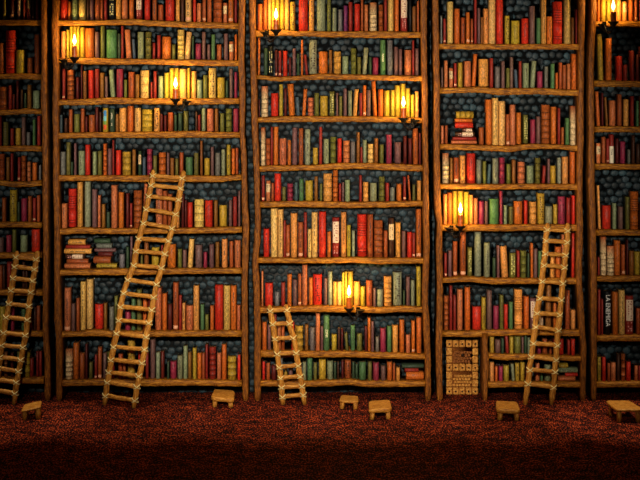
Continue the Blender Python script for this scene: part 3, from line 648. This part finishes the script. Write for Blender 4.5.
o=allc.build('smaller_books', M_BOOK); tag(o,'smaller and slimmer mixed-colour books filling the gaps along all the shelves','books'); o['kind']='stuff'

# ------------------------------------------------------------------ ladders
def ladder(label, left, right, rungs, Yt, Yf, r=.029):
    y0=min(left[0][1],right[0][1]); y1=max(left[-1][1],right[-1][1])
    if not isinstance(Yf,tuple): Yf=(Yf,Yf)
    def rail_at(pl, y, side):
        for a,b in zip(pl,pl[1:]):
            if y<=b[1] or b is pl[-1]:
                t=(y-a[1])/(b[1]-a[1]); x=a[0]+(b[0]-a[0])*t
                break
        u=(y-pl[0][1])/(pl[-1][1]-pl[0][1])
        return P(x,y,Yt+(Yf[side]-Yt)*u)
    ft=rail_at(left,left[-1][1],0); ft2=rail_at(right,right[-1][1],1)
    root=thing('ladder', label, 'ladder', ((ft.x+ft2.x)/2,(ft.y+ft2.y)/2,0), 'rough wooden ladders against the bookcases')
    rr=random.Random(label)
    for side,pl in ((0,left),(1,right)):
        pts=[]; rad=[]; ya,yb=pl[0][1],pl[-1][1]; n=max(12,int((yb-ya)/6))
        for i in range(n+1):
            p=rail_at(pl, ya+(yb-ya)*i/n, side); p.x+=rr.uniform(-.004,.004)
            pts.append(p); rad.append(r*rr.uniform(.9,1.08)*(.72 if i in (0,n) else 1))
        pts.insert(0, pts[0]+(pts[0]-pts[1]).normalized()*.012); rad.insert(0, r*.35)
        dz=pts[-1].z
        pts[-1].z=.0
        mb=MB(); mb.tube(pts, rad, 10)
        zmin=min(v[2] for v in mb.v); mb.v=[(v[0],v[1],max(v[2],.0)) for v in mb.v]
        mb.build('rail', M_LAD, root)
    for (xa,ya,xb,yb) in rungs:
        a=rail_at(left,ya,0); b=rail_at(right,yb,1)
        d=(b-a).normalized(); a2=a+d*.004; b2=b-d*.004
        # rungs lie on the front of the rails' axis
        off=Vector((0,-.008,0)); pts=[]; rad=[]
        for i in range(6):
            p=a2.lerp(b2,i/5)+off; p.z+=rr.uniform(-.002,.002); pts.append(p); rad.append(.022*rr.uniform(.9,1.1))
        mb=MB(); mb.tube(pts, rad, 8, flat=.8); mb.build('rung', M_RUNG, root)
        for c in (a,b):
            mb=MB()
            for sg in (-1,1):
                ring=[]
                for k in range(15):
                    t=2*math.pi*k/14
                    ring.append((c.x+math.cos(t)*(r+.002), c.y-.004+math.sin(t)*(r+.008), c.z+sg*math.cos(t)*.022))
                mb.tube(ring, .005, 6, cap=False)
            mb.build('rope_lashing', M_ROPE, root)
    return root
ladder('short-looking ladder in the dark far-left corner, cut by the left edge',
  [(17,252),(14,275),(10,300),(6,320),(2,345),(-1,365),(-7,403)],[(37.5,252),(34,275),(30,300),(26.5,330),(22,355),(17,380),(14,403)],
  [(0,257,0,259),(0,266.5,0,269),(0,278,0,280.5),(0,290,0,292),(0,303.5,0,306),(0,317,0,319.5),(0,332.5,0,335),(0,345,0,347),(0,357,0,359.5),(0,368,0,371),(0,379.5,0,382),(0,390,0,393)],
  -.10,-.17)
ladder('tallest ladder, leaning on the left bookcase with feet on the carpet',
  [(153.5,171),(152,183),(148,200),(144,222),(137,245),(134,265),(126,285),(121,305),(118,328),(113,350),(109,372),(104.5,404)],
  [(183.5,172),(182,180),(178,205),(173,225),(166,250),(161,270),(155,290),(152,310),(147,332),(144,355),(138,380),(134,408)],
  [(0,175.5,0,178),(0,185,0,188),(0,196,0,199.5),(0,209,0,214),(0,223,0,228),(0,238.5,0,240.5),(0,251,0,253.5),(0,265,0,267.5),(0,279.5,0,284),(0,293,0,297),(0,306.5,0,309.5),(0,320,0,322.5),(0,333,0,336.5),(0,346.5,0,349),(0,359.5,0,362.5),(0,372,0,375.5),(0,382,0,386.5),(0,395.5,0,400)],
  -.10,(-.18,-.30))
ladder('small ladder tilting left against the middle bookcase, lowest of all',
  [(269.5,306),(273,325),(276,345),(279,365),(281,380),(283,403)],[(286,305.5),(290,325),(295,345),(298,365),(301,380),(304.5,403)],
  [(0,310.5,0,309.5),(0,323.8,0,323),(0,338.5,0,337.5),(0,353.5,0,352.5),(0,366.8,0,365.2),(0,377.5,0,376),(0,387,0,385.8),(0,396.5,0,394.5)],
  -.10,-.17)
ladder('ladder leaning on the right bookcase beside the little studded door',
  [(547.5,224),(546,240),(545,255),(543,272),(541,290),(537,310),(535,330),(532,350),(529,375),(525,403)],
  [(567.5,224),(567,240),(565,260),(563,280),(561,300),(559,320),(557,345),(555,370),(551.5,403)],
  [(0,229.5,0,230.5),(0,240.5,0,242),(0,253.5,0,255),(0,265,0,267),(0,281,0,283),(0,298,0,299.5),(0,313,0,314.5),(0,326.5,0,330),(0,343,0,345),(0,356.5,0,359.5),(0,369.5,0,371.5),(0,383.5,0,387)],
  -.10,-.17)

# ------------------------------------------------------------------ sconces and candles
CAN=[(74.5,45.5,57.5,-1,1,1,'candle by the second shelf of the left bookcase, nearest its left upright'),
     (175.5,88.5,99,1,1,2,'candle in front of the third shelf of the left bookcase'),
     (276,19.5,30,-1,2,0,'highest candle of the middle bookcase, beside its left upright on the top shelf'),
     (403.5,107.5,118,1,2,2,'candle beside the right upright on the third shelf of the middle bookcase'),
     (460.5,214,226,-1,3,4,'only candle on the right bookcase, above the fifth shelf board'),
     (349,296.5,308,1,2,6,'lowest candle, low on the seventh shelf of the middle bookcase'),
     (613.3,11,22,-1,4,0,'candle at the top of the dark far-right bookcase')]
YC=-.185
for (x,yt,yb,sd,ci,sj,lab) in CAN:
    top=P(x,yt,YC); bot=P(x,yb,YC); H=top.z-bot.z
    # sconce
    sl='iron bracket under the '+lab.replace(' beside the right upright','').replace('only candle','candle').split(',')[0]
    ed=SH[ci][sj]; 
    xm=x+sd*9
    zt=P(xm,interp(ed,xm,1),0).z; zb=P(xm,interp(ed,xm,2),0).z; zm=(zt+zb)/2
    root=thing('candle_bracket', sl, 'candle holder', (P(xm,yb,0).x,-.03,zm), 'iron candle brackets on the shelf edges')
    px=P(xm,yb,-.03).x; sx=(P(x+sd*11.5,yb,YC)).x; s2z=P(x,yb+2.5,YC).z
    mb=MB(); mb.bevbox(px-.02,px+.02,-.045,-.0275,zb-.002,zt-.004,.004); mb.build('mounting_plate', M_IRON, root)
    mb=MB()                                        # curling arm: from the plate down and out under both cups
    mid=Vector((px,YC*.55,zm-.085)); pts=[]
    A=Vector((px,-.035,zm)); Bq=Vector((px,-.12,zm-.13)); Cq=Vector((bot.x+sd*.02,YC,bot.z-.13)); Dq=Vector((bot.x,YC,bot.z-.045))
    for i in range(15):
        t=i/14; pts.append(A*(1-t)**3+Bq*3*t*(1-t)**2+Cq*3*t*t*(1-t)+Dq*t**3)
    mb.tube(pts,.0075,8)
    pts=[]
    A2=Vector((bot.x+sd*.02,YC,bot.z-.085)); E=Vector((sx,YC,s2z-.03))
    for i in range(13):
        t=i/12; a=math.pi*t
        pts.append(Vector((A2.x+(E.x-A2.x)*t, YC, A2.z+(E.z-A2.z)*t-.028*math.sin(a))))
    mb.tube(pts,.0065,8)
    sp=[]
    for i in range(20):
        a=i/19*3.2*math.pi; q=.026*(1-i/26)
        sp.append((E.x-sd*.035+math.cos(a)*q*sd, YC, E.z-.03+math.sin(a)*q))
    mb.tube(sp,.004,6)
    mb.build('scroll_arm', M_IRON, root)
    mb=MB(); mb.lathe([(.008,-.05),(.018,-.045),(.022,-.03),(.034,-.016),(.052,.0),(.054,.008),(.05,.008),(.03,-.001)],bot.x,YC,bot.z-.004,18); mb.build('cup', M_IRON, root)
    mb=MB(); mb.lathe([(.007,-.045),(.012,-.03),(.018,-.018),(.042,-.002),(.045,.006),(.04,.006),(.02,-.002)],sx,YC,s2z,18); mb.build('cup', M_IRON, root)
    # candle
    cr=thing('candle', 'lit red '+lab, 'candle', (bot.x,YC,bot.z), 'lit red candles on the bookcases')
    mb=MB(); mb.lathe([(.027,-.003),(.0285,.01),(.026,H*.5),(.0255,H*.86),(.027,H*.97),(.02,H),(.008,H*.985)],bot.x,YC,bot.z,16); mb.build('wax', M_WAX, cr)
    mb=MB(); mb.tube([(bot.x,YC,top.z-.004),(bot.x+.001,YC,top.z+.012),(bot.x+.003,YC,top.z+.022)],[.004,.0035,.003],6); mb.build('wick', M_WICK, cr)
    fh=.1
    mb=MB(); mb.lathe([(.003,0),(.011,.012),(.017,.028),(.0175,.038),(.013,.056),(.007,.078),(.002,fh)],bot.x,YC,top.z+.010,14); mb.build('flame', M_FLAME, cr)
    l=bpy.data.lights.new('candle_light','POINT'); l.energy=9.5; l.color=(1,.66,.2); l.shadow_soft_size=.03
    lo=bpy.data.objects.new('candle_light',l); COL.objects.link(lo); lo.location=(bot.x,YC,top.z+.06); lo.parent=cr; lo.matrix_parent_inverse=Matrix.Translation(cr.location).inverted()

# ------------------------------------------------------------------ little studded door
YD=.19
x0,x1=446,478.5; zt=P(460,340,YD).z; a=P(x0,395,YD).x; b=P(x1,395,YD).x
root=thing('studded_cupboard','little cupboard with studded wooden door in lower left corner of right bookcase','cupboard',((a+b)/2,YD,0))
mb=MB(); mb.bevbox(a+.004,b-.004,YD+.02,YD+.06,.0,zt-.004,.004); mb.build('door_panel', M_DARKWOOD, root)
rows=7; cols=5; cw=(b-a)/cols; rh=(zt)/rows
def block(c,r,dz=0):
    rr=random.Random(c*10+r)
    bx0=a+c*cw+.004; bz1=zt-r*rh-.003
    mb=MB(); mb.bevbox(bx0,bx0+cw-.008,YD-.004+rr.uniform(-.004,.004),YD+.022,bz1-rh+.008,bz1,.007)
    o=mb.build('block', M_DOOR, root, smooth=False)
    if r in (0,3,6):
        cx=bx0+cw/2-.004; cz=bz1-rh/2+.003
        mb=MB(); n=10; vs=[]; fs=[]
        for (q,y) in ((.010,0),(.009,.006),(.004,.010)):
            for k in range(n):
                t=2*math.pi*k/n; vs.append((cx+q*math.cos(t), YD-.006-y, cz+q*math.sin(t)))
        fs=[(i*n+k,(i+1)*n+k,(i+1)*n+(k+1)%n,i*n+(k+1)%n) for i in range(2) for k in range(n)]; fs.append(tuple(2*n+k for k in range(n)))
        mb.add(vs,fs); st=mb.build('stud', M_STUD, root); mw=st.matrix_world.copy(); st.parent=o; st.matrix_parent_inverse=Matrix.Identity(4); st.location=(0,0,0)
for r in range(rows):
    for c in range(cols):
        if r in (0,3,6) or c in (0,4): block(c,r)
for (r0,r1) in ((1,2),(4,5)):                       # carved, woven-looking panels below a dark slot
    mb=MB(); z1=zt-r0*rh-rh*.42; z0=zt-(r1+1)*rh+.004; n=6
    for i in range(n):
        for j in range(4):
            zz0=z0+(z1-z0)*j/4; zz1=z0+(z1-z0)*(j+1)/4; xx0=a+cw+(3*cw)*(i+(.5 if j%2 else 0))/(n+.5)+.003; xx1=xx0+3*cw/(n+.5)-.004
            yy=YD+random.Random(i*7+j+r0).uniform(.0,.010)
            mb.bevbox(xx0,xx1,yy,YD+.022,zz0+.002,zz1-.003,.004)
    mb.build('carved_panel', M_DOOR if r0==4 else M_DARKWOOD, root, smooth=False)
mb=MB(); kz=zt-1.9*rh; mb.lathe([(.004,0),(.012,.004),(.017,.013),(.012,.022),(.004,.025)],0,0,0,12)
mb.v=[(v[0]+(a+b)/2+.004, YD-v[2], v[1]+kz) for v in mb.v]; mb.build('knob', M_STUD, root)

# ------------------------------------------------------------------ stools
# label, centre x, foot row (front legs), width px, depth m, height m, yaw, skew, thickness
ST=[('tiny stool at the far left with a tilted top, beside the far-left ladder',30,419.5,19.5,.22,.11,14,.14,.02,9),
    ('thick-topped stool in front of the left bookcase, beside its right upright',222.5,407.5,23.5,.32,.10,-6,-.16,.040,-3),
    ('smallest stool in front of the middle bookcase, behind and left of a larger one',349.5,409,19.5,.21,.085,-6,-.04,.022,-2),
    ('stool in front of the middle bookcase, the nearer of two neighbours',380.5,419.5,23.5,.31,.11,4,.12,.040,2),
    ('stool standing below the ladder and little door of the right bookcase',509.3,420.5,24,.31,.11,-3,.02,.040,-2),
    ('largest stool, four-legged, at the right edge of the carpet',627,422.5,27.5,.33,.13,0,-.2,.026,0)]
for (lab,x,fr,wp,dep,hh,yaw,skew,th,tilt) in ST:
    Yd=CH*F/(fr-HZ)-CD; s=F/(CD+Yd); w=wp/s; X=(x-320)/s
    Y0=Yd-.02
    root=thing('stool',lab,'stool',(X,Y0+dep/2,0),'small rough wooden stools on the carpet')
    R=Matrix.Translation((X,Y0+dep/2,0))@Matrix.Rotation(math.radians(yaw),4,'Z'); rr=random.Random(lab)
    # seat: rough slab with an uneven outline
    out=[]; n=7
    cor=[(-.5,-.5),(.5,-.5),(.5,.5),(-.5,.5)]
    for q in range(4):
        p0,p1=cor[q],cor[(q+1)%4]
        for i in range(n):
            t=i/n; u=p0[0]+(p1[0]-p0[0])*t; v=p0[1]+(p1[1]-p0[1])*t
            e=1+rr.uniform(-.03,.03)-(.06 if i==0 else 0)
            k=1-.10*max(0,v+.5)
            out.append((u*w*e*k+skew*w*v, v*dep*e))
    tr=math.radians(tilt); m=len(out); vs=[]; fs=[]
    levels=[(hh-th,.95),(hh-th+.006,1),(hh-.006,1),(hh,.94)]
    for (z,k) in levels:
        for (u,v) in out: vs.append((u*k, v*k, z-math.tan(tr)*u*-1))
    for i in range(3):
        for q in range(m): fs.append((i*m+q,i*m+(q+1)%m,(i+1)*m+(q+1)%m,(i+1)*m+q))
    fs.append(tuple(range(m-1,-1,-1))); fs.append(tuple(3*m+q for q in range(m)))
    mb=MB(); mb.add(vs,fs,(1,1,1),R); mb.build('seat', M_STOOL, root)
    for (u,v) in ((-.33,-.36),(.33,-.36),(-.30,.32),(.30,.32)):
        lx=u*w+skew*w*v; ly=v*dep; zt_=hh-th+.003+math.tan(tr)*lx; r=.024
        pts=[R@Vector((lx*1.05,ly*1.05,0)),R@Vector((lx*1.03,ly*1.03,zt_*.4)),R@Vector((lx,ly,zt_))]
        mb=MB(); mb.tube(pts,[r*.95,r,r*.95],8); mb.v=[(q[0],q[1],max(0,q[2])) for q in mb.v]; mb.build('leg', M_LAD, root)

# ------------------------------------------------------------------ light
def spot(name, loc, tgt, size, blend, energy, color, rad):
    l=bpy.data.lights.new(name,'SPOT'); l.energy=energy; l.color=color; l.spot_size=math.radians(size); l.spot_blend=blend; l.shadow_soft_size=rad
    o=bpy.data.objects.new(name,l); COL.objects.link(o); o.location=loc
    o.rotation_euler=(Vector(tgt)-Vector(loc)).to_track_quat('-Z','Y').to_euler(); return o
LC=(1,.87,.68)
spot('added_key_spot', (-.2,-7.2,3.2), (.05,0,2.35), 48, .42, 1760, LC, .16)  # front spots added to light the shelves; no ceiling lamps hang here
spot('added_key_spot', (-2.6,-7.2,3.2), (-1.75,0,1.75), 40, .7, 520, LC, .16)
spot('added_key_spot', (2.4,-7.2,3.2), (1.75,0,1.7), 40, .7, 520, LC, .16)
for k,e in enumerate((440,330,330,330,340,600)):          # row of unseen spots added to brighten the carpet and stools
    x=-3+1.2*k; spot('added_floor_spot', (x,-.85,4.9), (x,-.72,0), 23, .7, e, LC, .08)
w=bpy.data.worlds.new('world'); S.world=w; w.use_nodes=True
w.node_tree.nodes['Background'].inputs[0].default_value=(.8,.6,.45,1); w.node_tree.nodes['Background'].inputs[1].default_value=.004
vs=S.view_settings; vs.view_transform='Standard'; vs.look='None'; vs.gamma=1; vs.exposure=0; vs.use_curve_mapping=False
